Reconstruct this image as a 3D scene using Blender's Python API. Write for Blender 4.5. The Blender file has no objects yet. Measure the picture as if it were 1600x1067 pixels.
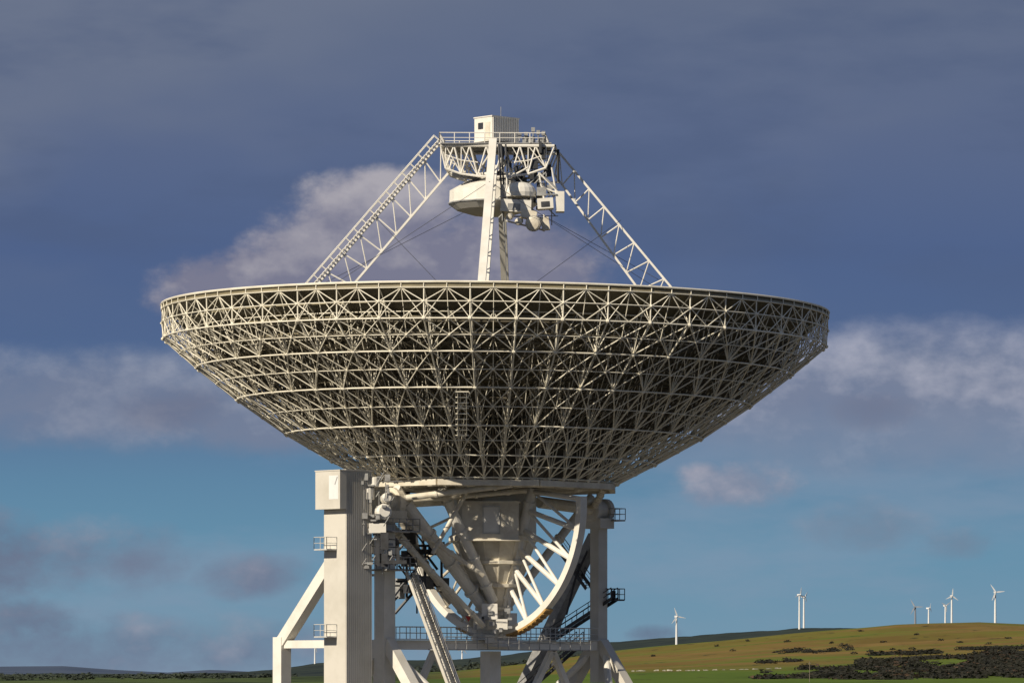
import bpy, math, random
from mathutils import Vector as V, noise as mn
random.seed(5)
R=math.radians
scn=bpy.context.scene
C=scn.collection
ZC=17.0; CX=1.72; D=430.0; F=6990.0
def Q(px,py,Y):
    s=F/(D+Y)
    return V((CX+(px-800)/s, Y, ZC+(1050-py)/s))
def lin(c):
    o=[]
    for v in c:
        v/=255.0
        o.append(v/12.92 if v<=0.04045 else ((v+0.055)/1.055)**2.4)
    return o
def interp(x,pts):
    if x<=pts[0][0]: return pts[0][1]
    for (a,b),(c,d) in zip(pts,pts[1:]):
        if x<=c: return b+(d-b)*(x-a)/(c-a)
    return pts[-1][1]
# ---------------------------------------------------------------- mesh builder
class MB:
    def __init__(s): s.v=[]; s.f=[]
    def tube(s,p,q,r,n=6,r2=None,cap=False):
        p=V(p);q=V(q);d=q-p
        if d.length<1e-5:return
        d.normalize()
        up=V((0,0,1)) if abs(d.z)<.95 else V((1,0,0))
        a=d.cross(up).normalized(); b=d.cross(a)
        if r2 is None:r2=r
        i0=len(s.v)
        for c,rr in((p,r),(q,r2)):
            for k in range(n):
                t=2*math.pi*k/n
                s.v.append(c+a*(rr*math.cos(t))+b*(rr*math.sin(t)))
        for k in range(n):
            s.f.append((i0+k,i0+(k+1)%n,i0+n+(k+1)%n,i0+n+k))
        if cap:
            s.f.append(tuple(i0+k for k in reversed(range(n)))); s.f.append(tuple(i0+n+k for k in range(n)))
    def path(s,pts,r,n=6):
        for p,q in zip(pts,pts[1:]): s.tube(p,q,r,n)
    def ball(s,c,r):
        s.lathe(c,[(r*.3,-r),(r,-r*.4),(r,r*.4),(r*.3,r)],6)
    def obox(s,c,ax,ay,az):
        c=V(c);ax=V(ax);ay=V(ay);az=V(az)
        i0=len(s.v)
        for x in(-1,1):
            for y in(-1,1):
                for z in(-1,1): s.v.append(c+ax*x+ay*y+az*z)
        for f in((0,1,3,2),(4,6,7,5),(0,4,5,1),(2,3,7,6),(0,2,6,4),(1,5,7,3)):
            s.f.append(tuple(i0+i for i in f))
    def box(s,c,x,y,z): s.obox(c,(x/2,0,0),(0,y/2,0),(0,0,z/2))
    def beam(s,p,q,w,h,side=None):
        p=V(p);q=V(q);d=(q-p)
        dn=d.normalized()
        if side is None:
            up=V((0,0,1)) if abs(dn.z)<.97 else V((1,0,0))
            side=dn.cross(up)
        side=V(side); side=(side-dn*side.dot(dn)).normalized()
        n=dn.cross(side)
        s.obox((p+q)/2,side*(w/2),n*(h/2),d/2)
    def lathe(s,c,prof,n=24,rot=0,axis=None):
        c=V(c)
        if axis is None: ax,e1,e2=V((0,0,1)),V((1,0,0)),V((0,1,0))
        else:
            ax=V(axis).normalized(); up=V((0,0,1)) if abs(ax.z)<.9 else V((1,0,0))
            e1=ax.cross(up).normalized(); e2=ax.cross(e1)
        i0=len(s.v)
        for r,z in prof:
            for k in range(n):
                t=2*math.pi*k/n+rot
                s.v.append(c+ax*z+e1*(r*math.cos(t))+e2*(r*math.sin(t)))
        for j in range(len(prof)-1):
            for k in range(n):
                a=i0+j*n+k;b=i0+j*n+(k+1)%n
                s.f.append((a,b,b+n,a+n))
        s.f.append(tuple(i0+k for k in range(n))); e=i0+(len(prof)-1)*n
        s.f.append(tuple(e+k for k in range(n)))
    def build(s,name,mat,parent=None,smooth=False,label=None):
        me=bpy.data.meshes.new(name); me.from_pydata([tuple(v) for v in s.v],[],s.f); me.update()
        me.materials.append(mat)
        if smooth:
            me.polygons.foreach_set('use_smooth',[True]*len(me.polygons))
        o=bpy.data.objects.new(name,me); C.objects.link(o)
        if parent is not None:o.parent=parent
        if label:o['label']=label
        return o
def tag(o,label=None,cat=None,group=None,kind=None):
    if label:o['label']=label
    if cat:o['category']=cat
    if group:o['group']=group
    if kind:o['kind']=kind
    return o
def empty(name,loc=(0,0,0)):
    o=bpy.data.objects.new(name,None); C.objects.link(o); o.location=loc; return o
# ---------------------------------------------------------------- materials
def newmat(name):
    m=bpy.data.materials.new(name); m.use_nodes=True
    nt=m.node_tree; return m,nt,nt.nodes['Principled BSDF']
def paint(name,col,col2=None,rough=.5,scale=.5,metal=0):
    m,nt,b=newmat(name)
    tc=nt.nodes.new('ShaderNodeTexCoord')
    n=nt.nodes.new('ShaderNodeTexNoise'); n.inputs['Scale'].default_value=scale; n.inputs['Detail'].default_value=4; n.inputs['Roughness'].default_value=.65
    nt.links.new(tc.outputs['Object'],n.inputs['Vector'])
    cr=nt.nodes.new('ShaderNodeValToRGB')
    col2=col2 or [c*.72 for c in col]
    cr.color_ramp.elements[0].position=.32; cr.color_ramp.elements[0].color=(*col2,1)
    cr.color_ramp.elements[1].position=.6; cr.color_ramp.elements[1].color=(*col,1)
    nt.links.new(n.outputs['Fac'],cr.inputs['Fac']); nt.links.new(cr.outputs['Color'],b.inputs['Base Color'])
    b.inputs['Roughness'].default_value=rough; b.inputs['Metallic'].default_value=metal
    return m
M={}
M['white']=paint('white paint',(.80,.77,.70),(.70,.67,.59))
M['cream']=paint('cream paint',(.74,.69,.57),(.58,.52,.41),scale=.9)
M['truss']=paint('truss paint',(.88,.83,.69),(.72,.67,.54),scale=.35)
M['inner']=paint('shade toned truss',(.12,.105,.075),(.07,.062,.045),scale=.35)  # dark tone puts the shade inside the dish into the truss colour
M['panel']=paint('shade toned panel',(.13,.112,.062),(.065,.055,.034),scale=.25)  # darkened so the colour carries the bowl's shaded underside
M['purlin']=paint('shade toned purlin',(.30,.26,.16),(.18,.155,.10),scale=.3)  # toned down to carry the interior shade
M['hubshade']=paint('hub shade tone',(.035,.031,.025),(.02,.018,.015),scale=.4)  # near black tone stands in for deep shade behind the truss
M['grey']=paint('grey steel',(.34,.34,.33),(.2,.2,.2),scale=1.5)
M['pale']=paint('galvanised rail',(.6,.6,.57),(.45,.45,.43),scale=1.5)
M['dark']=paint('dark steel',(.05,.052,.058),(.03,.03,.03),scale=2)
M['black']=paint('black rubber',(.018,.018,.02),(.012,.012,.012))
M['glass']=paint('dark glass',(.05,.055,.06),(.03,.03,.035),rough=.15)
M['rust']=paint('worn gear rack',(.50,.30,.09),(.28,.17,.06),scale=3)
M['red']=paint('red paint',(.5,.04,.03))
M['wall']=paint('cladding',(.64,.61,.54),(.55,.52,.45),scale=.3)
M['concrete']=paint('concrete',(.30,.29,.27),(.22,.21,.19),scale=.4)
M['low_bounce_gravel']=paint('low_bounce_gravel',(.11,.10,.085),(.07,.065,.05),scale=1.2,rough=1)  # dull tone to weaken green light bounced up at the dish
M['turbine']=paint('turbine white',(.78,.78,.76),(.7,.7,.69))
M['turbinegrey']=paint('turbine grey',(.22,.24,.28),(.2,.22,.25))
M['stone']=paint('field stone',(.42,.39,.32),(.25,.23,.19),scale=.6)
M['wood']=paint('weathered wood',(.2,.16,.12))
M['scrub']=paint('scrub foliage',(.018,.018,.010),(.009,.009,.006),scale=.05,rough=.9)
M['scrubred']=paint('red brown scrub',(.07,.040,.022),(.03,.02,.012),scale=.08,rough=.9)
M['treeline']=paint('dark foliage',(.035,.048,.030),(.022,.030,.022),scale=.02,rough=.9)
# ---------------------------------------------------------------- frames
B=R(43)
A=V((math.cos(B),math.sin(B),0)); W=V((math.sin(B),-math.cos(B),0)); Z=V((0,0,1))
def P(u,v,h): return A*u+W*v+Z*(h+ZC)
tel=empty('radio_telescope',(0,0,0))
tag(tel,'giant cream white radio telescope dish on a steel lattice mount with a lift shaft','telescope')
def railing(mb,pts,h=1.1,step=1.4,r=.045):
    for k in(1,.5): mb.path([V(p)+Z*(h*k) for p in pts],r if k==1 else r*.75,5)
    for p,q in zip(pts,pts[1:]):
        p=V(p);q=V(q);n=max(1,int((q-p).length/step))
        for i in range(n+1):
            c=p.lerp(q,i/n); mb.tube(c,c+Z*h,r,5)
def stair(p,q,width,side,parent,matS,matR,name='staircase'):
    p=V(p);q=V(q);side=V(side).normalized()
    mb=MB()
    for s in(-.5,.5): mb.beam(p+side*width*s,q+side*width*s,.09,.34,side)
    n=max(3,int(abs(q.z-p.z)/.24))
    dirh=(q-p); dirh.z=0; dirh=dirh.normalized() if dirh.length>0 else A
    for i in range(n): mb.obox(p.lerp(q,(i+.5)/n),side*(width/2-.05),dirh*.14,Z*.02)
    o=mb.build(name,matS,parent)
    rb=MB()
    for s in(-.5,.5):
        a=p+side*width*s;b=q+side*width*s
        rb.tube(a+Z*1.1,b+Z*1.1,.045,5); rb.tube(a+Z*.6,b+Z*.6,.03,5)
        m=max(2,int((b-a).length/1.4))
        for i in range(m+1):
            c=a.lerp(b,i/m); rb.tube(c,c+Z*1.1,.04,5)
    rb.build('handrail',matR,o)
    return o
# ---------------------------------------------------------------- dish
TA=R(.66)
def T(x,y,h):
    dz=h-15.7
    return V((x*math.cos(TA)+dz*math.sin(TA)-.12, y, ZC+15.7+dz*math.cos(TA)-x*math.sin(TA)))
def surf(r): return 22.5+12.2*(r/32)**2
def pol(r,th,h): return T(r*math.cos(th),r*math.sin(th),h)
NR=48
ru=[31.9,29.3,26.2,22.4,18.2,14,10]
rl=[31.8,28.6,24.7,20.0,15.6,12.0,8.5]
hl=[31.5,28.8,25.8,22.6,20.1,18.2,17.7]
def Un(k,i): return pol(ru[i],2*math.pi*(k+.5)/NR,surf(ru[i])-.42)
def Ln(k,i): return pol(rl[i],2*math.pi*(k+.5)/NR,hl[i])
mb=MB()
rr=[0]+[1.8+i*(30.2/18) for i in range(19)]
NS=96
for j in range(1,len(rr)):
    r0,r1=rr[j-1]+.004,rr[j]-.004
    for k in range(NS):
        g=.004/max(r1,1)
        t0=2*math.pi*k/NS+g; t1=2*math.pi*(k+1)/NS-g
        i0=len(mb.v)
        top=[pol(r0,t0,surf(r0)),pol(r1,t0,surf(r1)),pol(r1,t1,surf(r1)),pol(r0,t1,surf(r0))]
        bot=[p-Z*.1 for p in top]
        mb.v+=top+bot
        mb.f+=[(i0,i0+1,i0+2,i0+3),(i0+7,i0+6,i0+5,i0+4),(i0+1,i0+5,i0+6,i0+2),(i0,i0+4,i0+5,i0+1)]
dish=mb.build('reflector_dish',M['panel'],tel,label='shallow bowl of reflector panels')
mb=MB()
pts=[pol(32.0,2*math.pi*k/192,surf(32)+.02) for k in range(193)]
mb.path(pts,.11,6); mb.path([p-Z*.5 for p in pts],.05,6)
for k in range(0,192,2):
    mb.tube(pts[k],pts[k]-Z*.5,.05,5)
mb.build('rim_beam',M['truss'],dish)
for j in range(3,len(rr)):
    m=MB(); r=rr[j]-.1; n=96
    pp=[pol(r,2*math.pi*k/n,surf(r)-.24) for k in range(n+1)]
    for p,q in zip(pp,pp[1:]): m.beam(p,q,.09,.2)
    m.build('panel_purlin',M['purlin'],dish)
def bayc(k,i): return (Ln(k,i)+Ln(k+1,i)+Ln(k,i+1)+Ln(k+1,i+1))/4
for i in range(7):
    m=MB(); m.path([Ln(k,i) for k in range(NR+1)],.075 if i<6 else .2,7); m.build('lower_ring_beam',M['truss'],dish)
    if i<5:
        m=MB()
        for k in range(NR):
            a=(Ln(k,i)+Ln(k,i+1))/2; b=(Ln(k+1,i)+Ln(k+1,i+1))/2; c=bayc(k,i)
            m.tube(a,c,.045,5); m.tube(c,b,.045,5)
        m.build('intermediate_ring',M['truss'],dish)
    m=MB(); 
    m.path([pol(ru[i],2*math.pi*(k/2+.5)/NR,surf(ru[i])-.42) for k in range(2*NR+1)],.05,6); m.build('upper_ring_beam',M['truss'],dish)
m=MB(); m.path([pol(31.95,2*math.pi*(k/2+.5)/NR,33.0) for k in range(2*NR+1)],.05,6); m.build('middle_ring_beam',M['truss'],dish)
for k in range(NR):
    m=MB()
    for i in range(7):
        m.tube(Un(k,i),Ln(k,i),.055 if i else .07,6)
        m.ball(Ln(k,i),.19)
        if i<6:
            m.tube(Un(k,i),Un(k,i+1),.055,6); m.tube(Ln(k,i),Ln(k,i+1),.08,6)
            mu=(Un(k,i)+Un(k,i+1))/2
            m.tube(Ln(k,i),mu,.045,5); m.tube(mu,Ln(k,i+1),.045,5)
            if i<5: m.ball((Ln(k,i)+Ln(k,i+1))/2,.12)
    m.build('radial_truss',M['truss'],dish)
for k in range(NR):
    m=MB()
    def half(i): return pol(ru[i],2*math.pi*(k+1)/NR,surf(ru[i])-.42)
    def hL(i): return (Ln(k,i)+Ln(k+1,i))/2
    md=pol(31.95,2*math.pi*(k+.5)/NR,33.0); me_=pol(31.95,2*math.pi*(k+1.5)/NR,33.0)
    m.tube(md,half(0),.05,5); m.tube(me_,half(0),.05,5)
    m.tube(md,hL(0),.05,5); m.tube(me_,hL(0),.05,5); m.ball(md,.14)
    for i in range(6):
        m.tube(Ln(k,i),half(i),.045,5); m.tube(Ln(k+1,i),half(i),.045,5)
        if i<5:
            c=bayc(k,i); m.ball(c,.14)
            for q in(Ln(k,i),Ln(k+1,i),Ln(k,i+1),Ln(k+1,i+1)): m.tube(q,c,.058,5)
            if i<3: m.tube(half(i),c,.04,5)
            if i<4:   # small triangles between the ring midpoint and the bay centres
                m.tube(hL(i),(Ln(k,i)+Ln(k,i+1))/2,.036,5); m.tube(hL(i),(Ln(k+1,i)+Ln(k+1,i+1))/2,.036,5)
    m.build('bay_bracing',M['truss'],dish)
def In(k,i,f):
    th=2*math.pi*(k+.5)/NR
    r=ru[i]*(1-f)+rl[i]*f; h=(surf(ru[i])-.42)*(1-f)+hl[i]*f
    return pol(r,th,h)
for f,rad in((.55,.07),(.25,.07)):
    for i in range(1,6):
        m=MB()
        for k in range(NR):
            m.tube(In(k,i,f),In(k+1,i,f),rad*1.3,5)
            if i<5:
                m.tube(In(k,i,f),In(k+1,i+1,f),rad,5); m.tube(In(k+1,i,f),In(k,i+1,f),rad,5)
                m.tube(In(k,i,f),In(k,i+1,f),rad,5)
                m.tube(In(k+.5,i,f),In(k+.5,i+1,f),rad,5)
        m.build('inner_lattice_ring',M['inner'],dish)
hubm=MB(); hc=T(0,0,0)
hubm.lathe((hc.x+.3,0,ZC),[(9.4,18.3),(10.6,19.2),(11.8,21.0),(12.6,23.6)],48)
hubm.build('central_hub',M['hubshade'],dish)  # drum added to close off and darken the dish interior
m=MB()
for k in range(48):
    t=2*math.pi*k/48; c,s=math.cos(t),math.sin(t); cx=hc.x+.3
    pr=[(9.5,18.3),(10.7,19.2),(11.9,21.0),(12.7,23.6)]
    for (r0,z0),(r1,z1) in zip(pr,pr[1:]): m.tube((cx+r0*c,r0*s,ZC+z0),(cx+r1*c,r1*s,ZC+z1),.05,5)
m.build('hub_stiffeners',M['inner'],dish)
m=MB()
for s in(-.4,.4):
    m.tube(Q(722,612,-25)+V((s,0,0)),Q(722,680,-20.5)+V((s,0,0)),.05,5)
for i in range(9):
    p=Q(722,612,-25).lerp(Q(722,680,-20.5),i/8); m.tube(p-V((.6,0,0)),p+V((.6,0,0)),.05,5)
m.build('access_ladder',M['truss'],dish)
m=MB()
oc=[pol(12.4,R(22.5+45*k)+B,17.75) for k in range(9)]
for p,q in zip(oc,oc[1:]): m.beam(p,q,.5,.55)
for k in range(4): m.beam(oc[k],oc[k+4],.45,.5)
for k in range(8):
    m.tube(oc[k],pol(6,R(22.5+45*k)+B,20.5),.25,8); m.tube((oc[k]+oc[k+1])/2,pol(8.5,R(45+45*k)+B,17.7),.2,8)
m.build('base_ring_frame',M['cream'],tel)
# ---------------------------------------------------------------- quadripod
PH=R(-3.5)
def leg(ang,wide,label,of=(24.8,29.6),ot=(5.8,50.4),nf=(21.6,28.1),nt_=(4.7,48.0),th=.3,lr=.085):
    def L(r,h,o=0):
        return T(r*math.cos(ang)-o*math.sin(ang), r*math.sin(ang)+o*math.cos(ang), h)
    side=V((-math.sin(ang),math.cos(ang),0))
    m=MB()
    m.beam(L(*of),L(*ot),wide,th,side); m.beam(L(*nf),L(*nt_),wide,th,side)
    m.beam(L(*of)-Z*.3,L(*nf)-Z*.3,wide,.4,side)
    lg=m.build('quadripod_leg',M['white'],tel,label=label)
    n=12
    m=MB()
    def O(t): return L(of[0]+(ot[0]-of[0])*t,of[1]+(ot[1]-of[1])*t)
    def N(t): return L(nf[0]+(nt_[0]-nf[0])*t,nf[1]+(nt_[1]-nf[1])*t)
    for i in range(n+1):
        t=i/n
        m.tube(O(t),N(min(1,t+.035)),lr,6)
        if i<n: m.tube(N(t+.035 if t+.035<1 else 1),O(t+1/n),lr*.8,6)
    m.build('leg_lacing',M['white'],lg)
    return lg,L
lgL,LL=leg(math.pi+PH,.26,'left lattice leg with a stair along its top',of=(23.9,29.3),ot=(5.4,50.9),nf=(21.4,28.0),nt_=(4.6,48),th=.2,lr=.075)
lgR,LR=leg(0+PH,.24,None,of=(23.5,29.3),ot=(6.0,49.9),nf=(20.6,27.7),nt_=(5.6,47.8),th=.2,lr=.075)
lgF,LF=leg(-math.pi/2+PH,.72,'near leg seen edge on',th=.5)
lgB,LB=leg(math.pi/2+PH,.55,None,th=.5)
m=MB()
a0,a1=V(LL(24.0,29.6)),V(LL(5.6,51.1))
for o in(-.5,.5):
    sd=V((0,o,0))
    m.tube(a0+sd,a1+sd,.05,5); 
    up=V((-.75,0,.66))*.62
    m.tube(a0+sd+up,a1+sd+up,.05,5)
    for i in range(25):
        c=a0.lerp(a1,i/24)+sd; m.tube(c,c+up,.035,5)
for i in range(70):
    c=a0.lerp(a1,i/69); m.box(c,.24,1.0,.04)
m.build('leg_stair',M['white'],lgL)
for (p,q) in [(LF(10.2,46),LL(21.5,33.2)),(LL(12,44),LF(23,31.6)),(LF(10.2,46),LR(21.5,33.2)),(LR(12,43.5),LF(23,31.6)),
              (LB(9,47),LL(19,36)),(LB(9,47),LR(19,36))]:
    m=MB(); m.tube(p,q,.024,5); m.build('guy_cable',M['dark'],tel)
# ---------------------------------------------------------------- apex
def loc(x,y,h): 
    c,s=math.cos(PH),math.sin(PH)
    return T(x*c-y*s,x*s+y*c,h)
m=MB()
X0,X1,Y0,Y1,H0,H1=-5.2,5.7,-3.2,3.2,47.6,50.2
cs=[loc(X0,Y0,H1),loc(X1,Y0,H1),loc(X1,Y1,H1),loc(X0,Y1,H1),loc(X0,Y0,H1)]
m.path(cs,.15,8)
BXs=[-4.7,-3.2,-1.6,0,1.6,3.2,4.9]
BH=[48.0,47.5,47.3,47.2,47.3,47.5,48.1]
TXs=[-5.2,-3.9,-2.4,-.8,.8,2.4,3.9,5.7]
for y in(Y0,Y1,0):
    for i in range(6): m.tube(loc(BXs[i],y,BH[i]),loc(BXs[i+1],y,BH[i+1]),.12,6)
    for i in range(7):
        m.tube(loc(TXs[i],y,H1),loc(BXs[i],y,BH[i]),.085,6); m.tube(loc(BXs[i],y,BH[i]),loc(TXs[i+1],y,H1),.085,6)
        if y==0: m.tube(loc(BXs[i],Y0,BH[i]),loc(BXs[i],Y1,BH[i]),.09,6); m.tube(loc(TXs[i],Y0,H1),loc(BXs[i],0,BH[i]),.07,6)
    for i in(0,1,5,6): m.tube(loc(BXs[i],y,BH[i]),loc(BXs[i],y,H1),.06,6)
    for (i,j) in((0,1),(1,2),(4,5),(5,6)):
        m.tube(loc(BXs[i],y,BH[i]+1.3),loc(BXs[j],y,BH[j]+1.3),.06,6); m.tube(loc(BXs[i],y,H1),loc(BXs[j],y,BH[j]),.05,6)
for k in range(8):
    t0,t1=math.pi*k/4,math.pi*(k+1)/4
    m.tube(loc(2.6*math.cos(t0),2.6*math.sin(t0),47.6),loc(2.6*math.cos(t1),2.6*math.sin(t1),47.6),.18,8)
    m.tube(loc(2.6*math.cos(t0),2.6*math.sin(t0),47.6),loc(1.9*math.cos(t0),1.9*math.sin(t0),46.7),.12,6)
    m.tube(loc(2.6*math.cos(t0),2.6*math.sin(t0),47.6),loc(4.4*math.cos(t1),3.1*math.sin(t1),H1),.08,6)
apex=m.build('apex_frame',M['white'],tel)
m=MB(); m.obox(loc(-.1,0,H1+.22),(5.3,0,0),(0,3.4,0),(0,0,.05)); m.build('apex_deck',M['grey'],apex)
m=MB()
railing(m,[loc(X0-.1,-3.3,H1+.26),loc(X1-.9,-3.3,H1+.26),loc(X1-.9,3.3,H1+.26),loc(X0-.1,3.3,H1+.26),loc(X0-.1,-3.3,H1+.26)],.95,1.3,.045)
m.build('deck_railing',M['white'],apex)
m=MB(); m.obox(loc(.3,0,47.1),(2.6,0,0),(0,2.4,0),(0,0,.06))
m.build('lower_deck',M['dark'],apex)
m=MB(); m.obox(loc(-2.9,-2.5,47.35),(1.2,0,-.1),(0,.6,0),(0,0,.18)); m.build('service_cradle',M['dark'],apex)
cc=V((.25,-.4,ZC+51.95))
m=MB(); m.obox(cc,A*1.75,W*1.25,Z*1.15)
for i in range(15):
    m.obox(cc+A*(-1.6+i*.228)+W*1.28,A*.06,W*.05,Z*1.14)
m.obox(cc+Z*1.19,A*1.82,W*1.32,Z*.05)
cab=m.build('apex_cabin',M['white'],tel)
m=MB(); m.obox(cc-A*1.77-W*.35+Z*.35,A*.03,W*.34,Z*.3); m.build('window',M['glass'],cab)
m=MB(); m.obox(cc-A*1.77+W*.6-Z*.2,A*.025,W*.38,Z*.85); m.build('door',M['cream'],cab)
m=MB(); m.tube(cc+V((.4,0,1.2)),cc+V((.4,0,2.3)),.03,5); m.build('lightning_rod',M['grey'],cab)
for px,hh in((812,.7),(822,.8),(833,1.3),(841,1.0),(849,.9)):
    m=MB(); p=Q(px,222,-3); m.tube(p,p+Z*hh,.06,6); m.box(p+Z*hh*.9,.35,.3,.4)
    m.build('deck_instrument',M['grey'],apex)
m=MB(); m.box(Q(826,220,-2.6),1.2,.6,.7); m.build('electrical_box',M['grey'],apex)
m=MB(); m.box(Q(846,222,-2.6),.6,.6,.8); m.build('electrical_box',M['grey'],apex)
m=MB(); m.tube(Q(872,287,-3),Q(872,234,-3),.13,8,cap=True); m.beam(Q(850,236,-3),Q(874,236,-3),.12,.12); m.beam(Q(855,285,-3),Q(872,285,-3),.15,.1)
m.build('damper_pole',M['black'],tel)
cS=loc(0,0,0); 
m=MB(); m.lathe((cS.x+.2,0,ZC),[(1.6,47.5),(2.6,47.1),(4.2,46.2),(4.25,44.9),(3.5,44.35),(2.0,43.9),(.6,43.75)],18,R(8))
sub=m.build('subreflector',M['white'],tel,label='smooth white drum hanging under the apex frame')
m=MB(); m.lathe((cS.x+.2,0,ZC),[(4.29,45.05),(4.33,45.05),(4.33,44.93),(4.29,44.93)],18,R(8)); m.build('edge_band',M['grey'],sub)
yR=-5.4
m=MB()
m.lathe(Q(812,300,yR+.6),[(1.55,-.5),(1.6,-.1),(1.45,.35),(1.05,.75),(.3,.95)],20)
rec=m.build('receiver_housing',M['white'],tel,label='white round topped receiver housing beside the drum')
def rb(name,px,py,x,y,z,rot=0,mat='white',yo=0):
    m=MB(); c,s=math.cos(R(rot)),math.sin(R(rot))
    m.obox(Q(px,py,yR+yo),V((x/2*c,0,x/2*s)),V((0,y/2,0)),V((-z/2*s,0,z/2*c))); return m.build(name,M[mat],rec)
rb('receiver_box',806,323,2.9,2.0,1.15,-3); rb('receiver_box',852,319,1.5,1.6,1.0,4); rb('receiver_box',875,316,.8,1.6,1.9,0,'white',.3)
rb('receiver_box',826,336,1.5,1.5,.8,-12,'cream',-.3); rb('receiver_box',852,350,.75,.9,1.2,8,'cream'); rb('receiver_box',790,300,1.0,1.2,1.2,0,'grey',.6)
rb('receiver_box',846,300,.9,1.0,.8,0,'grey',.4); rb('receiver_box',862,292,.8,.8,.5,20,'grey',.4)
rb('vent_panel',803,323,1.2,.05,.6,-3,'grey',-1.03); rb('vent_panel',852,319,.8,.05,.5,4,'dark',-.83)
ax=V((-.15,-1,-.2)).normalized()
for px,py,r,yo in((834,349,.72,-.9),(811,346,.34,-1),(797,338,.32,-.9)):
    m=MB(); m.lathe(Q(px,py,yR+yo),[(r*.95,-.6),(r,.5),(r*.75,.62),(r*.3,.66)],18,axis=ax); m.build('feed_horn',M['cream'],rec)
    m=MB(); m.lathe(Q(px,py,yR+yo),[(r*1.06,.2),(r*1.06,.34)],18,axis=ax); m.build('horn_collar',M['grey'],rec)
random.seed(3)
for i in range(34):
    m=MB()
    p=Q(random.uniform(784,868),random.uniform(276,348),yR+random.uniform(-.6,1.6))
    d=V(random.choice([(1,0,0),(0,0,1),(.7,0,.7),(-.7,0,.7)]))*random.uniform(.8,2.2)
    m.tube(p-d/2,p+d/2,random.uniform(.04,.08),6,cap=True)
    m.build('pipe',M['grey'],rec)
for i in range(30):
    m=MB(); p=Q(random.uniform(776,864),random.uniform(228,284),-3.0+random.uniform(-1,1.5)); m.box(p,random.uniform(.2,.8),.6,random.uniform(.3,1.2)); m.build('equipment_crate',M['dark'],rec)
for i in range(14):
    m=MB(); p=Q(random.uniform(784,868),random.uniform(284,345),yR+random.uniform(.8,1.8)); m.box(p,random.uniform(.3,.9),.6,random.uniform(.2,.7)); m.build('equipment_crate',M['dark'],rec)
for px in(779,783,790):
    m=MB(); m.tube(Q(px,225,-3.9),Q(px+4,290,-4.2),.1,6); m.build('cable_drape',M['dark'],rec)
for a,b in (((792,268),(792,312)),((842,270),(850,312)),((862,262),(870,308)),((842,270),(872,300)),((792,280),(825,262)),((845,292),(880,305)),((850,335),(850,362)),((790,345),(850,360))):
    m=MB(); m.tube(Q(*a,yR),Q(*b,yR),.09,6,cap=True); m.build('swing_arm',M['white'],rec)
# ---------------------------------------------------------------- elevation wheel
HC=15.9; RW=12.1
def WP(ang,r=RW,u=0): return P(u,r*math.cos(ang),HC+r*math.sin(ang))
m=MB()
N=64
angs=[math.pi+R(-3)+i*(math.pi+R(6))/N for i in range(N+1)]
for a in angs:
    for (r,u) in((RW+.34,-.42),(RW+.34,.42),(RW-.3,.42),(RW-.3,-.42)): m.v.append(WP(a,r,u))
for j in range(N):
    for k in range(4): m.f.append((j*4+k,j*4+(k+1)%4,j*4+4+(k+1)%4,j*4+4+k))
m.f.append((0,1,2,3)); m.f.append((N*4,N*4+1,N*4+2,N*4+3))
wheel=m.build('elevation_wheel',M['white'],tel,label='half circle elevation wheel rim under the dish')
m=MB()
for a,b in zip(angs[24:-20],angs[25:-19]):
    m.beam(WP(a,RW+.46),WP(b,RW+.46),1.0,.2,A)
    m.beam(WP(a,RW+.6),WP(a+.012,RW+.6),.9,.1,A)
m.build('gear_rack',M['rust'],wheel)
for s in(-1,1):
    st=[P(0,s*v,h) for v,h in((5.4,17.2),(4.75,15.4),(4.1,13.6),(3.45,11.8),(2.8,10),(2.15,8.2),(1.5,6.4))]
    an=[R(2),R(-12),R(-26),R(-40),R(-54),R(-67),R(-80)]
    for i in range(7):
        a=an[i] if s>0 else math.pi-an[i]
        m=MB(); m.tube(st[i],WP(a,RW-.15),.25 if s>0 else .15,8); 
        if i<6 and (s>0 or i%2):
            a2=an[i+1] if s>0 else math.pi-an[i+1]
            m.tube(st[i],WP(a2,RW-.15),.15 if s>0 else .1,8)
        m.build('wheel_spoke',M['white'] if s>0 else M['cream'],wheel)
def strut(p,q,r,mt='cream'):
    p=V(p);q=V(q);d=(q-p).normalized()
    m=MB(); m.tube(p,q,r,14,cap=True)
    for t in(.12,.38,.62,.86):
        c=p.lerp(q,t); m.tube(c-d*.12,c+d*.12,r*1.28,14,cap=True)
    return m.build('support_strut',M[mt],tel)
strut(P(0,5.4,17.6),P(0,1.1,5.6),.46,'white'); strut(P(0,-5.4,17.6),P(0,-1.1,5.6),.42)
strut(P(-13,.3,17.2),P(-1.6,.3,6.2),.6,'white'); strut(P(13,0,17.2),P(1.6,0,6.2),.42)
for s in(-1,1):
    for t in(-1,1):
        strut(P(s*13.4,0,16.2),P(s*6,t*9,17.6),.3)
        if s<0 or t<0: strut(P(s*13,0,16.0),P(s*1,t*5.6,17.3),.28)
strut(P(-8.4,1.8,17.4),P(-1.6,1.6,6.8),.48,'white')
strut(P(-12.6,.4,14.6),P(-4.2,3.0,9.2),.24)
strut(P(-13,-.6,14.2),P(-2.2,-.6,4.6),.34); strut(P(-11.5,-2.5,16.6),P(-3,-3.2,6.6),.3)
strut(P(-12.8,.8,12.6),P(-3.2,2.0,4.4),.26,'cream'); strut(P(-6.6,3.4,17.2),P(-9.4,1.6,11.2),.2)
m=MB(); m.tube(P(-14.5,0,HC),P(-6,0,HC+.6),.62,14,cap=True); m.build('trunnion_tube',M['cream'],tel)
m=MB(); m.tube(P(14.5,0,HC),P(6,0,HC+.6),.58,14,cap=True); m.build('trunnion_tube',M['cream'],tel)
m=MB()
c0=P(0,0,0); c0.z=ZC
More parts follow.
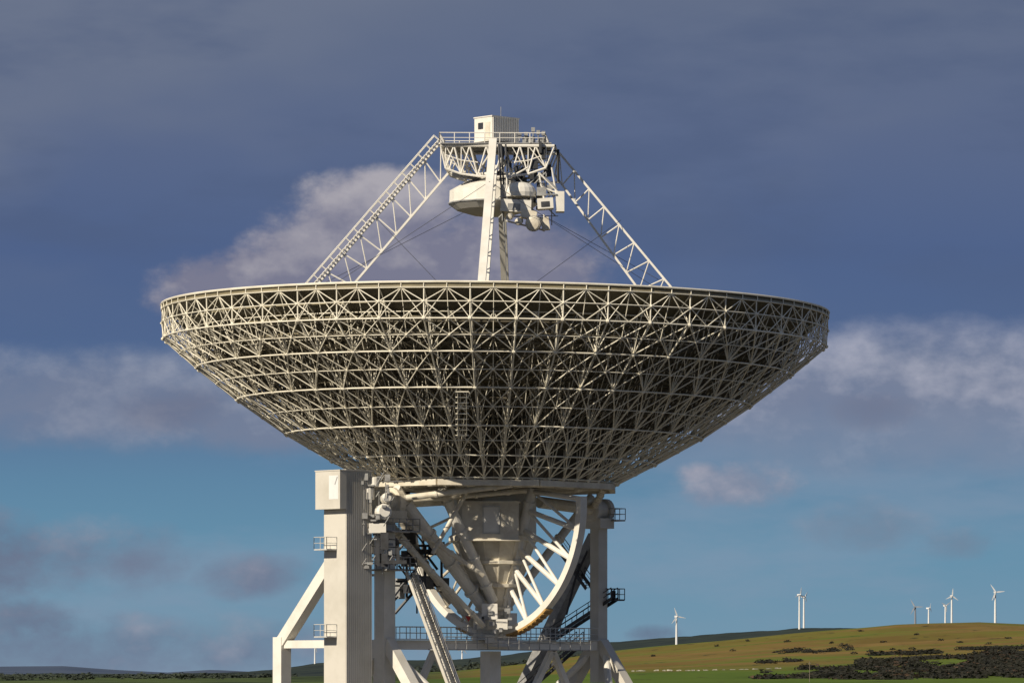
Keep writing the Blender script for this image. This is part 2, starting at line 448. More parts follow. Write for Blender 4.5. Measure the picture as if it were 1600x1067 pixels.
m.lathe(c0,[(4.1,18.0),(4.1,13.2),(4.4,13.0),(4.4,12.6),(4.0,12.5),(3.3,10.7),(3.6,10.65),(3.6,10.35),(3.3,10.25),(2.4,8.5),(2.75,8.45),(2.75,8.15),(2.3,8.05),(1.6,6.3),(1.85,6.25),(1.85,5.95),(1.4,5.85),(1.0,4.0),(.8,3.7)],16,R(8))
cone=m.build('receiver_cabin',M['cream'],tel,label='stepped cone shaped cabin under the dish')
m=MB()
for k in range(16):
    t=R(8)+k*math.pi/8; d=V((math.cos(t),math.sin(t),0))
    m.beam(c0+d*4.02+Z*12.5,c0+d*3.32+Z*10.7,.1,.1); m.beam(c0+d*3.32+Z*10.2,c0+d*2.42+Z*8.5,.1,.1); m.beam(c0+d*2.32+Z*8.0,c0+d*1.65+Z*6.3,.1,.1)
m.build('cabin_rib',M['cream'],cone)
yb=-4.3
m=MB(); cb=Q(766,814,yb)
m.obox(cb,(2.7,0,0),(0,.9,0),(0,0,1.75)); m.obox(cb+Z*1.8,(2.85,0,0),(0,1.05,0),(0,0,.08)); m.obox(cb-Z*1.8,(2.85,0,0),(0,1.05,0),(0,0,.08))
bx=m.build('equipment_room',M['cream'],tel)
m=MB(); m.obox(cb+V((.1,-.93,.1)),(.72,0,0),(0,.05,0),(0,0,1.2)); m.build('door_panel',M['white'],bx)
m=MB()
for dx in(-.68,.88): m.obox(cb+V((dx,-.97,.1)),(.04,0,0),(0,.07,0),(0,0,1.3))
for dz in(-1.2,1.4): m.obox(cb+V((.1,-.97,dz)),(.82,0,0),(0,.07,0),(0,0,.04))
m.build('door_frame',M['pale'],bx)
m=MB()
m.obox(P(0,0,4.9),A*1.9,W*1.2,Z*.8); m.obox(P(0,0,3.4),A*1.3,W*1.5,Z*.75)
m.box(Q(765,955,-3),1.5,1.2,1.5); m.box(Q(748,972,-3),1.0,1.2,1.1); m.box(Q(784,975,-3),1.1,1.2,1.0)
pv=m.build('counterweight_block',M['white'],tel)
m=MB(); m.lathe(Q(732,965,-3.7),[(.36,-.03),(.36,.03)],3,R(90),axis=(0,-1,0)); m.build('warning_sign',M['red'],pv)
for k in range(12):
    m=MB(); m.box(Q(random.uniform(722,800),random.uniform(948,995),-3.4-k*.02),random.uniform(.2,.6),.5,random.uniform(.2,.5))
    m.build('drive_motor',M['grey'],pv)
random.seed(21)
for i in range(34):
    p=P(-8+random.uniform(-4,3.5),-3.5+random.uniform(-3,2),random.uniform(5.5,15.5)); d=V(random.choice([(1,.2,0),(0,0,1),(.7,0,.8),(-.6,0,.8)]))*random.uniform(1.5,4)
    m=MB(); m.tube(p-d/2,p+d/2,random.uniform(.09,.18),6,cap=True); m.build('cable_conduit',M['dark'],tel)
for i in range(16):
    p=P(-9+random.uniform(-3,3),-3+random.uniform(-2,2),random.uniform(7,16.5))
    m=MB(); m.obox(p,A*random.uniform(.3,1.1),W*random.uniform(.3,.8),Z*random.uniform(.2,.8)); m.build('machinery_box',M['grey'] if i%2 else M['dark'],tel)
# ---------------------------------------------------------------- alidade
def member(name,p,q,w,h,mt='white',side=W,label=None):
    m=MB(); m.beam(p,q,w,h,side); return m.build(name,M[mt],tel,label=label)
UC=14.0
member('tower_column',P(-UC,0,-1),P(-UC,0,14.6),1.4,1.4)
member('tower_column',P(UC,0,-1),P(UC,0,14.4),1.2,1.2,'wall')  # duller right tower: shade from the dish is put into its colour
member('cross_beam',P(-UC+.75,0,2.6),P(UC-.6,0,2.6),.9,.9)
for s in(-1,1):
    for t in(-1,1):
        member('lower_leg',P(s*UC,t*.4,2.9),P(s*UC,t*15.3,-15.4),1.05,1.05,'white' if s<0 else 'wall')
        member('base_bogie',P(s*UC,t*13.2,-15.9),P(s*UC,t*17.4,-15.9),1.8,1.2)
        for dv in(-1.2,1.2):
            m=MB(); m.lathe(P(s*UC,t*15.3+dv,-16.3),[(.5,-.3),(.5,.3)],18,axis=A)
            m.build('wheel',M['grey'],tel)
    member('base_beam',P(s*UC,-13.2,-15.2),P(s*UC,13.2,-15.2),1,1)
for t in(-1,1): member('base_beam',P(-UC+.9,t*15.3,-15.0),P(UC-.9,t*15.3,-15.0),1,1)
member('far_leg',P(UC,-.5,13.4),P(UC,-20.4,-15.2),1.0,1.1,'grey')  # grey stands in for shade on this far leg
member('side_frame',P(-UC,-15,3.4),P(-UC,-15,-15.4),1.25,1.25)
member('side_frame',P(-UC,-14.8,2.9),P(-UC,-4,14.0),1.1,1.1)
member('side_frame',P(-UC,-14.4,2.7),P(-UC,-.8,2.7),.8,.8)
member('central_column',P(0,-.5,-15.2),P(0,-.5,2.05),1.4,1.4)
for s in(-1,1):
    member('cross_brace',P(s*1,0,-8),P(s*7.6,0,2.0),.55,.55)
    member('cross_brace',P(s*(UC-.8),0,-7.5),P(s*7.8,0,2.0),.55,.55)
    m=MB(); m.tube(P(s*UC,1,1.9),P(s*3,14.8,-14.6),.35,10); m.build('diagonal_brace',M['white'],tel)
    m=MB(); m.tube(P(s*UC,-1,1.9),P(s*3,-14.8,-14.6),.35,10); m.build('diagonal_brace',M['white'],tel)
m=MB(); 
for v in(-1.0,1.0): railing(m,[P(-UC+1,v,3.15),P(UC-1,v,3.15)],1.15,1.3,.045)
m.obox(P(0,0,3.14),A*(UC-1),W*1.1,Z*.035)
m.build('walkway',M['pale'],tel)
m=MB(); railing(m,[P(-9.5,3.5,2.2),P(9.5,3.5,2.2)],1.15,1.3,.045); m.obox(P(0,2.4,2.15),A*9.6,W*1.2,Z*.05); m.build('drive_platform',M['grey'],tel)
m=MB(); m.obox(P(0,0,3.3-.55),A*1.6,W*2.4,Z*.3)
for s in(-1,1): m.lathe(P(0,s*1.9,3.3),[(.4,-.8),(.4,.8)],14,axis=A); m.box(P(1.5*s,1,3.2),.9,.9,.8)
m.build('elevation_drive',M['white'],tel)
cl=Q(540,900,-15.2); cl.z=0; cl=cl+A*1.58-W*1.5
m=MB()
zt=ZC+18.7; zb=0
m.obox(cl+Z*((zt+zb)/2),A*1.6,W*1.55,Z*((zt-zb)/2))
for i in range(14): m.obox(cl+A*(-1.50+i*.231)+W*1.57+Z*((zt+zb)/2-.05),A*.055,W*.04,Z*((zt-zb)/2-.1))
m.obox(cl+Z*(zt+.06),A*1.67,W*1.67,Z*.06)
lift=m.build('lift_shaft',M['wall'],tel,label='tall ribbed rectangular lift shaft left of the mount')
m=MB(); m.obox(cl-A*2.0-W*.1+Z*(zt-1.8),A*.4,W*1.75,Z*1.75); m.obox(cl-A*2.0-W*.1+Z*(zt+.02),A*.45,W*1.8,Z*.05)
hood=m.build('lift_hood',M['wall'],lift)
m=MB(); m.obox(cl-A*2.405+W*.75+Z*(zt-1.55),A*.01,W*.66,Z*1.1); m.build('sign_panel',M['turbine'],hood)
m=MB()
def SP(v,h): return cl-A*2.425+W*v+Z*(zt+h)
m.beam(SP(1.3,-.6),SP(.95,-1.3),.1,.015,W)
m.build('sign_mark',M['grey'],hood)
for h in(11.4,3.3):
    m=MB(); c=cl-A*2.25-W*.6+Z*(ZC+h); m.obox(c,A*.62,W*.9,Z*.06)
    pts=[c+A*.62-W*.9,c-A*.62-W*.9,c-A*.62+W*.9,c+A*.62+W*.9]
    railing(m,[p+Z*.05 for p in pts],1.1,.7,.035); m.build('side_platform',M['pale'],lift)
for s in(-1,1):
    m=MB()
    if s<0: m.lathe(P(s*UC,0,HC),[(1.2,-1.5),(1.5,-1.4),(1.5,-.7),(1.15,-.6),(1.15,.6),(1.5,.7),(1.5,1.4),(1.2,1.5)],20,axis=A); m.obox(P(s*UC,0,14.6),A*1.3,W*1.7,Z*.55)
    else: m.lathe(P(s*UC,0,HC),[(.9,-1.2),(1.15,-1.1),(1.15,-.6),(.9,-.5),(.9,.5),(1.15,.6),(1.15,1.1),(.9,1.2)],20,axis=A); m.obox(P(s*UC,0,14.6),A*.95,W*1.2,Z*.5)
    b=m.build('bearing_housing',M['cream'] if s<0 else M['wall'],tel)
    for h,u,v,e,f in (((13.2,-UC,.6,2.1,2.0),(9.6,-UC,.8,1.7,1.8)) if s<0 else ((14.9,15.2,1.0,.7,.8),)):
        m=MB()
        c=P(u,v,h); m.obox(c,A*e,W*f,Z*.07)
        pts=[c-A*e-W*f,c-A*e+W*f,c+A*e+W*f,c+A*e-W*f,c-A*e-W*f]
        railing(m,[p+Z*.07 for p in pts],1.1,.8,.04)
        m.build('service_platform',M['grey'],b)
for px,py,r in((598,800,.75),(575,770,.6),(585,752,.45),(604,778,.5)):
    m=MB(); m.lathe(Q(px,py,-13),[(r*.5,-r*1.1),(r,-r),(r,r*.7),(r*.7,r*.9)],14,axis=(.3,-1,.1) if px>590 else (0,0,1))
    m.build('motor_drum',M['white'],tel)
m=MB(); m.box(Q(590,825,-13),1.6,1.2,.9); m.build('gearbox',M['white'],tel)
random.seed(8)
for i in range(40):
    m=MB(); p=Q(random.uniform(560,612),random.uniform(742,885),-13.2+random.uniform(-.8,.8)); m.box(p,random.uniform(.2,.6),.4,random.uniform(.1,.7)); m.build('junction_box',M['grey'],tel)
for i in range(40):
    m=MB(); p=Q(random.uniform(558,615),random.uniform(742,885),-13.2+random.uniform(-.9,.9)); d=V(random.choice([(1,0,0),(0,0,1),(.5,0,.8)]))*random.uniform(.5,2); m.tube(p-d/2,p+d/2,.045,5); m.build('conduit',M['grey'],tel)
for a in ((601,845,.75,.6,1.6),(601,875,.6,.6,1.2),(617,878,2.2,1.2,.35),(590,862,.4,.4,2.6),(622,868,.3,.4,1.5)):
    m=MB(); m.box(Q(a[0],a[1],-13.6),a[2],a[3],a[4]); m.build('control_cabinet',M['dark'],tel)
for k in range(5):
    m=MB(); m.tube(Q(570,828+k*12,-13),Q(640,832+k*12,-13),.05,5); m.build('cable',M['dark'],tel)
stair(P(-UC+.4,3.2,9.4),P(-UC+.4,12.2,-7),1.1,A,tel,M['wall'],M['dark'])
m=MB(); m.beam(P(-UC+1.2,2.8,9.2),P(-UC+1.2,13,-9),.7,.5,A); m.build('inclined_beam',M['white'],tel)
stair(P(UC-.5,-7,2.9),P(UC+.6,1.6,7.2),.9,A,tel,M['dark'],M['dark'])
stair(P(UC-.5,-5.2,12.5),P(UC-.3,-1.0,8.2),.9,A,tel,M['dark'],M['dark'])
stair(P(UC-2,-12,-4),P(UC-1,-1.6,2.9),.9,A,tel,M['dark'],M['dark'])
m=MB()
c=P(15.1,.9,7.1); m.obox(c,A*.7,W*.9,Z*.08)
railing(m,[c-A*.7-W*.9,c-A*.7+W*.9,c+A*.7+W*.9,c+A*.7-W*.9,c-A*.7-W*.9],1.1,.7,.045)
m.box(P(15.1,.9,7.6),.5,.5,.8)
m.build('landing_platform',M['dark'],tel)
for p,q in(((905,880),(885,960)),((918,860),(900,900))):
    m=MB(); m.tube(Q(*p,10),Q(*q,10),.12,6); m.build('cable_tray',M['dark'],tel)
m=MB(); m.lathe((0,0,0),[(23.6,-.6),(23.6,.25),(18.6,.25),(18.6,-.6)],96)
m2=MB(); m2.v=m.v; m2.f=m.f[:-2]
tag(m2.build('track_foundation',M['concrete']),'round concrete foundation ring carrying the azimuth track','foundation')
m=MB(); n=64
m.v=[V((60*math.cos(2*math.pi*k/n),60*math.sin(2*math.pi*k/n),.03)) for k in range(n)]; m.f=[tuple(range(n))]
tag(m.build('added_gravel_disc',M['low_bounce_gravel']),kind='structure')  # unseen disc added to cut green bounce onto the dish
# ---------------------------------------------------------------- terrain
rows=[(-400,None,-2.2),(60,None,-2.2),(330,None,-17),(560,None,-17),(900,None,-13)]
PR=[(1150,[(0,1078),(1600,1074)]),(1500,[(0,1073),(800,1067),(1600,1062)]),
    (2000,[(0,1070),(600,1064),(800,1057),(1200,1050),(1600,1040)]),
    (2500,[(0,1067),(600,1062),(950,1041),(1200,1024),(1600,1003)]),
    (3000,[(0,1062),(430,1060),(700,1048),(830,1036),(950,1018),(1150,998),(1400,976),(1530,971),(1600,974),(2600,990)]),
    (3500,[(0,1060),(430,1060),(700,1065),(830,1062),(1600,1010)]),
    (4500,[(0,1057),(430,1058),(800,1060),(1600,1050)]),(9000,[(0,1058),(1600,1055)]),(30000,[(0,1053),(1600,1053)])]
def GH(x,d):
    px=800+F*(x-CX)/max(d,900)
    lst=[(dd,h) for dd,_,h in rows]+[(dd,(1050-interp(px,p))*dd/F) for dd,p in PR]
    h=interp(d,lst)
    if d>1000: h+=mn.noise(V((x/60,d/60,0)))*min(1,(d-1000)/500)*.9+mn.noise(V((x/300,d/300,3)))*min(1,(d-1000)/500)*1.5
    return h+ZC
def sheet(name,mat,ds,fn,tmax=1.6,nd=150):
    ts=[-tmax+(tmax-.14)*(i/12)**.6 for i in range(12)]+[-.14+.28*i/nd for i in range(nd+1)]+[.14+(tmax-.14)*(i/12)**1.6 for i in range(1,13)]
    m=MB(); n=len(ts)
    for d in ds:
        for t in ts:
            x=CX+t*max(d,500)
            m.v.append(V((x,d-D,fn(x,d))))
    for j in range(len(ds)-1):
        for i in range(n-1): m.f.append((j*n+i,j*n+i+1,(j+1)*n+i+1,(j+1)*n+i))
    o=m.build(name,mat,None,smooth=True); tag(o,kind='structure'); return o
def groundmat():
    m,nt,b=newmat('hill grass')
    L=nt.links.new; g=nt.nodes.new('ShaderNodeNewGeometry')
    def nz(scale,det=6,sy=1):
        mp=nt.nodes.new('ShaderNodeMapping'); mp.inputs['Scale'].default_value=(1,sy,1); L(g.outputs['Position'],mp.inputs['Vector'])
        n=nt.nodes.new('ShaderNodeTexNoise'); n.inputs['Scale'].default_value=scale; n.inputs['Detail'].default_value=det; n.inputs['Roughness'].default_value=.65
        L(mp.outputs['Vector'],n.inputs['Vector']); return n.outputs['Fac']
    def ramp(f,a,c,ca,cb):
        r=nt.nodes.new('ShaderNodeValToRGB'); r.color_ramp.elements[0].position=a; r.color_ramp.elements[1].position=c
        r.color_ramp.elements[0].color=(*ca,1); r.color_ramp.elements[1].color=(*cb,1); L(f,r.inputs['Fac']); return r.outputs['Color']
    def mix(f,a,c):
        x=nt.nodes.new('ShaderNodeMix'); x.data_type='RGBA'; L(f,x.inputs[0]); L(a,x.inputs[6])
        if isinstance(c,tuple): x.inputs[7].default_value=(*c,1)
        else: L(c,x.inputs[7])
        return x.outputs[2]
    def mrange(v,a,b_):
        mr=nt.nodes.new('ShaderNodeMapRange'); mr.inputs['From Min'].default_value=a; mr.inputs['From Max'].default_value=b_; L(v,mr.inputs['Value']); return mr.outputs[0]
    k=(0,0,0);w=(1,1,1)
    hill=ramp(nz(.012,8,.4),.40,.60,(.15,.105,.030),(.165,.158,.032))
    hill=mix(ramp(nz(.0035,6,2.2),.46,.56,k,w),hill,ramp(nz(.04,5,.6),.3,.7,(.17,.105,.036),(.23,.16,.05)))
    hill=mix(ramp(nz(.0028,4,3.0),.52,.62,k,w),hill,ramp(nz(.03,5,.6),.3,.7,(.10,.135,.022),(.14,.17,.034)))
    green=ramp(nz(.015,6,.4),.35,.65,(.075,.12,.020),(.115,.165,.030))
    sx=nt.nodes.new('ShaderNodeSeparateXYZ'); L(g.outputs['Position'],sx.inputs[0])
    a=nt.nodes.new('ShaderNodeMath'); a.operation='MULTIPLY_ADD'; L(nz(.003,5,.6),a.inputs[0]); a.inputs[1].default_value=900; L(sx.outputs['Y'],a.inputs[2])
    col=mix(mrange(a.outputs[0],2050,2230),green,hill)
    spots=ramp(nz(.06,5,.5),.61,.67,k,w)
    col=mix(spots,col,ramp(nz(.3),.3,.7,(.05,.045,.02),(.07,.065,.028)))
    col=mix(mrange(sx.outputs['X'],-10,-60),col,ramp(nz(.006,6,.8),.42,.58,(.030,.042,.022),(.085,.115,.04)))
    col=mix(mrange(sx.outputs['Y'],700,500),col,ramp(nz(.03),.35,.65,(.06,.052,.035),(.08,.07,.05)))  # unseen near ground dulled to lessen green bounce under the dish
    L(col,b.inputs['Base Color']); b.inputs['Roughness'].default_value=1; b.inputs['Specular IOR Level'].default_value=.05
    return m
gm=groundmat()
ds=[-400,-100,60,120,200,330,430,560,700,900,1000,1150]+[1150+i*22 for i in range(1,110)]+[3700,4000,4500,6000,9000,14000,30000]
sheet('ground',gm,ds,GH)
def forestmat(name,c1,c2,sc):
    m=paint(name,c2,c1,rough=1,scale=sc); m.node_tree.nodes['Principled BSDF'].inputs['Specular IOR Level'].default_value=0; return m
RP=[(4200,[(0,1075),(1600,1070)]),(6500,[(0,1064),(430,1058),(800,1038),(1057,1006),(1250,990),(1600,985)]),
    (7500,[(0,1059),(430,1050),(500,1045),(800,1030),(950,1010),(1130,993),(1250,982),(1600,982)]),
    (9000,[(0,1054),(100,1051),(200,1053),(360,1051),(430,1046),(500,1035),(580,1031),(700,1031),(800,1021),(950,1003),(1130,989),(1280,981),(1600,984)]),
    (9800,[(0,1062),(1600,1010)]),(11000,[(0,1066),(1600,1060)])]
def RH(x,d):
    px=800+F*(x-CX)/d
    h=interp(d,[(dd,(1050-interp(px,p))*dd/F) for dd,p in RP])
    h+=(mn.noise(V((x/90,d/90,7)))*2.2+mn.noise(V((x/35,d/35,7)))*1.6)
    return h+ZC
sheet('forest_ridge',forestmat('hazed forest',(.028,.038,.044),(.050,.064,.056),.006),[4200+i*130 for i in range(53)],RH,.8,240)  # distance haze is mixed into the forest colour as a bluish tone
DP=[(14000,[(0,1065),(1600,1065)]),(20000,[(-400,1036),(0,1041),(100,1040),(170,1045),(260,1050),(330,1046),(430,1051),(800,1053),(1600,1050)]),(22000,[(0,1066),(1600,1066)])]
def DH(x,d):
    px=800+F*(x-CX)/d
    return interp(d,[(dd,(1050-interp(px,p))*dd/F) for dd,p in DP])+mn.noise(V((x/500,d/500,1)))*5+ZC
sheet('distant_hills',forestmat('hazed blue hills',(.07,.095,.15),(.09,.115,.165),.002),[14000,16000,18000,19000,19500,20000,20500,22000],DH,.8,120)  # blue haze is painted into the hill colour, no volume
def clump(m,c,rx,rz,n,size):
    for i in range(n):
        while True:
            d=V((random.uniform(-1,1),random.uniform(-1,1),random.uniform(-1,1)))
            if d.length<1: break
        p=V((c.x+d.x*rx,c.y+d.y*rx,c.z+rz*.6+d.z*rz)); i0=len(m.v)
        for k in range(3): m.v.append(p+V((random.uniform(-1,1)*1.4,random.uniform(-1,1),random.uniform(-1,1)*.8))*size)
        m.f.append((i0,i0+1,i0+2))
def gp(px,d):
    x=CX+(px-800)*d/F; return V((x,d-D,GH(x,d)))
random.seed(11)
m=MB();m2=MB()
cnt=0
while cnt<3200:
    px=random.uniform(1190,1760); d=random.uniform(1560,2380)
    v=mn.noise(V((px/95,d/75,5)))*1.5+mn.noise(V((px/25,d/30,1)))*.3+(px-1360)/520-max(0,(d-2120))/500-max(0,1700-d)/700
    if v<.12: continue
    cnt+=1
    clump(m if random.random()<.92 else m2,gp(px,d),random.uniform(2.6,5.5),random.uniform(.5,1.1),26,1.0)
tag(m.build('scrub',M['scrub']),'dark low scrub covering the near slope at the right','scrub',kind='stuff')
tag(m2.build('dry_scrub',M['scrubred']),'red brown dry undergrowth among the dark scrub at the right','undergrowth',kind='stuff')
m=MB()
for i in range(80):
    t=random.random()
    px=1212+t**.8*118; d=2500+random.uniform(-40,70)+60*math.sin(t*9); clump(m,gp(px,d),random.uniform(1.5,3.6),random.uniform(.5,1.1),30,.7)
tag(m.build('hedge',M['scrub']),'dark hedge line of bushes halfway up the grassy hill','hedge',kind='stuff')
m=MB()
for i in range(420):
    px=random.uniform(-200,470); d=random.uniform(2900,4400)
    if mn.noise(V((px/60,d/160,2)))<.05: continue
    clump(m,gp(px,d),random.uniform(3,6),random.uniform(1.4,2.8),36,1.6)
for i in range(260):
    px=random.uniform(640,930); d=random.uniform(3050,3600); clump(m,gp(px,d),random.uniform(3,6),random.uniform(2,4),30,1.7)
tag(m.build('tree_line',M['treeline']),'dark far-off woodland strip along the valley at the left','woodland',kind='stuff')
bp=[(1120,2850),(1168,2900),(1145,2700),(1230,2800),(1345,2900),(1380,2650),(1432,2750),(1470,2620),(1300,2700),(1395,2480),(1500,2560),(1545,2500),(1575,2600),(1020,2700),(1335,2380),(1360,2400),(1425,2420)]
for px,d in bp:
    m=MB(); c=gp(px,d); clump(m,V((0,0,-.2)),random.uniform(1.4,2.6),random.uniform(.7,1.2),60,.6); m.tube((0,0,-.3),(0,0,1),.2,5)
    o=m.build('bush',M['scrub']); o.location=c
    tag(o,'small dark bush standing alone on the open grassy hillside','bush','lone bushes on the grassy hillside')
m=MB()
for i in range(420):
    t=i/419; px=985+t*235; d=2090-60*t+random.uniform(-9,9)+mn.noise(V((t*5,0,2)))*40
    if mn.noise(V((px/7,0,9)))<.02: continue
    c=gp(px,d)+Z*random.uniform(.0,.35); s=random.uniform(.2,.5)
    m.obox(c,V((s,random.uniform(-.2,.2),0)),V((0,s*.7,0)),V((random.uniform(-.2,.2),0,s*.6)))
tag(m.build('dry_stone_wall',M['stone']),'broken pale dry stone wall crossing the green field','wall')
c=gp(1265,1500)
m=MB(); m.tube((0,0,-1),(0,0,7.2),.13,8,.09,cap=True); m.box((0,0,6.6),.9,.1,.12)
for x in(-.4,.4): m.tube((x,0,6.65),(x,0,6.9),.05,6,cap=True)
o=m.build('utility_pole',M['wood']); o.location=c; tag(o,'thin wooden utility pole standing in the field at the lower right','pole')
# ---------------------------------------------------------------- wind turbines
def turbine(mat,rot,yaw,label,hub,d,px,L,thick=1.0):
    hx=CX+(px-800)*d/F
    hubz=ZC+(1050-hub)*d/F; bz=RH(hx,d)-1
    H=hubz-bz
    root=empty('wind_turbine',(hx,d-D,bz)); root.rotation_euler=(0,0,R(yaw))
    tag(root,label,'wind turbine','wind turbines along the far ridge')
    m=MB(); m.tube((0,0,0),(0,0,H-.8),1.8*thick,14,1.15*thick,cap=True); m.build('tower',mat,root,smooth=False)
    m=MB(); m.box((0,1.2,H+.3),2.6,6.5,2.6); m.build('nacelle',mat,root)
    m=MB(); m.lathe((0,-2.1,H+.3),[(1.25,0),(1.2,.8),(.7,1.6),(.2,1.9)],12,axis=(0,-1,0)); m.build('hub',mat,root)
    for k in range(3):
        a=R(rot+120*k); dr=V((math.sin(a),0,math.cos(a))); sd=V((math.cos(a),0,-math.sin(a)))
        m=MB(); c=V((0,-3,H+.3))
        secs=[(.02,.5,.4),(.12,.8,.35),(.25,1.05,.25),(.6,.7,.16),(1,.2,.06)]
        for t,w,th in secs:
            q=c+dr*(L*t+.6)
            for s1,s2 in((-1,-1),(1,-1),(1,1),(-1,1)): m.v.append(q+sd*(w*s1*thick)+V((0,1,0))*(th*s2))
        for j in range(4):
            for e in range(4): m.f.append((j*4+e,j*4+(e+1)%4,j*4+4+(e+1)%4,j*4+4+e))
        m.f.append((16,17,18,19)); m.f.append((0,1,2,3)); m.build('blade',mat,root)
TW=M['turbine']; TG=M['turbinegrey']
turbine(TW,-20,20,'white wind turbine nearest the dish, standing alone on the hill crest',963,6500,1057,13)
turbine(TW,10,35,'left white wind turbine of the close pair on the ridge',929,7500,1249,12)
turbine(TW,40,50,'right white wind turbine of the close pair on the ridge',932,7600,1256,10)
turbine(TG,-30,-20,'grey wind turbine, leftmost of the cluster on the right crest',948,8000,1430,15,1.2)
turbine(TW,20,60,'shortest white wind turbine just right of the grey one',950,8300,1451,9)
turbine(TW,55,30,'short white wind turbine close beside the tall one',946,8000,1477,11)
turbine(TW,5,15,'tall white wind turbine in the middle of the right hand cluster',931,7300,1487,12)
turbine(TW,-35,10,'rightmost tall white wind turbine standing apart on the crest',925,7000,1555,14,1.1)
turbine(TW,15,30,'tiny white wind turbine seen through the telescope legs',1014,8900,722,12)
turbine(TW,45,30,'tiny white wind turbine between the lift shaft and the left leg',1010,8900,492,12)
# ---------------------------------------------------------------- world
w=bpy.data.worlds.new('World'); scn.world=w; w.use_nodes=True
try:
    w.cycles.sampling_method='MANUAL'; w.cycles.sample_map_resolution=256
except Exception: pass
nt=w.node_tree; nt.nodes.clear(); LK=nt.links.new
def setin(s,v):
    if isinstance(v,bpy.types.NodeSocket): LK(v,s)
    else: s.default_value=v
def mt(op,a,b=0.0,c=0.0,clamp=False):
    n=nt.nodes.new('ShaderNodeMath'); n.operation=op; n.use_clamp=clamp
    setin(n.inputs[0],a); setin(n.inputs[1],b); setin(n.inputs[2],c); return n.outputs[0]
def sstep(v,a,b):
    n=nt.nodes.new('ShaderNodeMapRange'); n.interpolation_type='SMOOTHSTEP'; setin(n.inputs['Value'],v); n.inputs['From Min'].default_value=a; n.inputs['From Max'].default_value=b; return n.outputs[0]
def mixc(f,a,b):
    n=nt.nodes.new('ShaderNodeMix'); n.data_type='RGBA'; setin(n.inputs[0],f)
    for s,v in((n.inputs[6],a),(n.inputs[7],b)):
        if isinstance(v,bpy.types.NodeSocket): LK(v,s)
        else: s.default_value=(*lin(v),1)
    return n.outputs[2]
tc=nt.nodes.new('ShaderNodeTexCoord'); sep=nt.nodes.new('ShaderNodeSeparateXYZ'); LK(tc.outputs['Generated'],sep.inputs[0])
sx,sy,sz=sep.outputs
U=mt('ADD',mt('MULTIPLY',mt('ARCTAN2',sx,sy),6.99),.8)
hyp=mt('SQRT',mt('ADD',mt('MULTIPLY',sx,sx),mt('MULTIPLY',sy,sy)))
VV=mt('SUBTRACT',1.05,mt('MULTIPLY',mt('DIVIDE',sz,mt('MAXIMUM',hyp,.05)),6.99))
def skynoise(scale,zs=1.8,off=(0,0,0),det=5,rough=.58,dist=0):
    mp=nt.nodes.new('ShaderNodeMapping'); mp.inputs['Scale'].default_value=(6.99,6.99,6.99*zs); mp.inputs['Location'].default_value=off
    LK(tc.outputs['Generated'],mp.inputs['Vector'])
    n=nt.nodes.new('ShaderNodeTexNoise'); n.inputs['Scale'].default_value=scale; n.inputs['Detail'].default_value=det; n.inputs['Roughness'].default_value=rough; n.inputs['Distortion'].default_value=dist
    LK(mp.outputs['Vector'],n.inputs['Vector']); return n.outputs['Fac']
rp=nt.nodes.new('ShaderNodeValToRGB'); LK(mt('DIVIDE',VV,1.1),rp.inputs['Fac'])
st=[(0,(95,106,132)),(.2,(86,100,134)),(.36,(73,93,135)),(.48,(74,97,139)),(.60,(85,115,152)),(.68,(89,130,162)),(.78,(97,142,170)),(.90,(112,148,172)),(1.0,(132,150,172))]
el=rp.color_ramp.elements
el[0].position=0; el[0].color=(*lin(st[0][1]),1); el[1].position=1.0; el[1].color=(*lin(st[-1][1]),1)
for p,c in st[1:-1]:
    e=el.new(p); e.color=(*lin(c),1)
col=rp.outputs['Color']
big=skynoise(1.1,2.6,(3,1,2),4,.5)
band=skynoise(2.2,3.2,(7,1,5),5,.55)
hi=sstep(VV,.56,.30)
col=mixc(mt('MULTIPLY',mt('MULTIPLY',sstep(big,.42,.64),hi),.7),col,(107,116,138))
col=mixc(mt('MULTIPLY',mt('MULTIPLY',sstep(band,.46,.68),hi),.5),col,(73,88,122))
low=sstep(VV,.6,.75)
col=mixc(mt('MULTIPLY',mt('MULTIPLY',sstep(band,.47,.72),low),.45),col,(134,150,174))
nA=skynoise(9,1.5,(0,0,0),7,.6); nB=skynoise(9,1.5,(-.05,0,.10),4,.6)
nC=skynoise(3.2,1.8,(5,2,1),4,.55)
relief=mt('MULTIPLY',mt('SUBTRACT',nA,nB),1.9)
nA5=mt('SUBTRACT',nA,.5); nC5=mt('SUBTRACT',nC,.5)
def ell(u,v,a,b):
    x=mt('DIVIDE',mt('SUBTRACT',U,u),a); y=mt('DIVIDE',mt('SUBTRACT',VV,v),b)
    return mt('SUBTRACT',1.0,mt('MULTIPLY_ADD',x,x,mt('MULTIPLY',y,y)))
brbase=mt('ADD',relief,mt('MULTIPLY',mt('SUBTRACT',nC,.45),1.5))
def cloud(col,shapes,k,kc,soft,alpha,dark,light,vm,vs,edge=0.0):
    m=ell(*shapes[0])
    for s in shapes[1:]: m=mt('MAXIMUM',m,ell(*s))
    m=mt('MULTIPLY_ADD',nA5,k,mt('MULTIPLY_ADD',nC5,kc,m))
    mask=mt('MULTIPLY',sstep(m,edge,edge+soft),alpha)
    br=mt('ADD',brbase,mt('MULTIPLY',mt('SUBTRACT',vm,VV),vs),clamp=True)
    return mixc(mask,col,mixc(br,dark,light))
col=cloud(col,[(.57,.42,.24,.15),(.42,.455,.20,.085),(.76,.42,.22,.13),(.60,.34,.17,.09)],1.7,.8,.7,.92,(122,121,142),(174,169,176),.42,5,0)
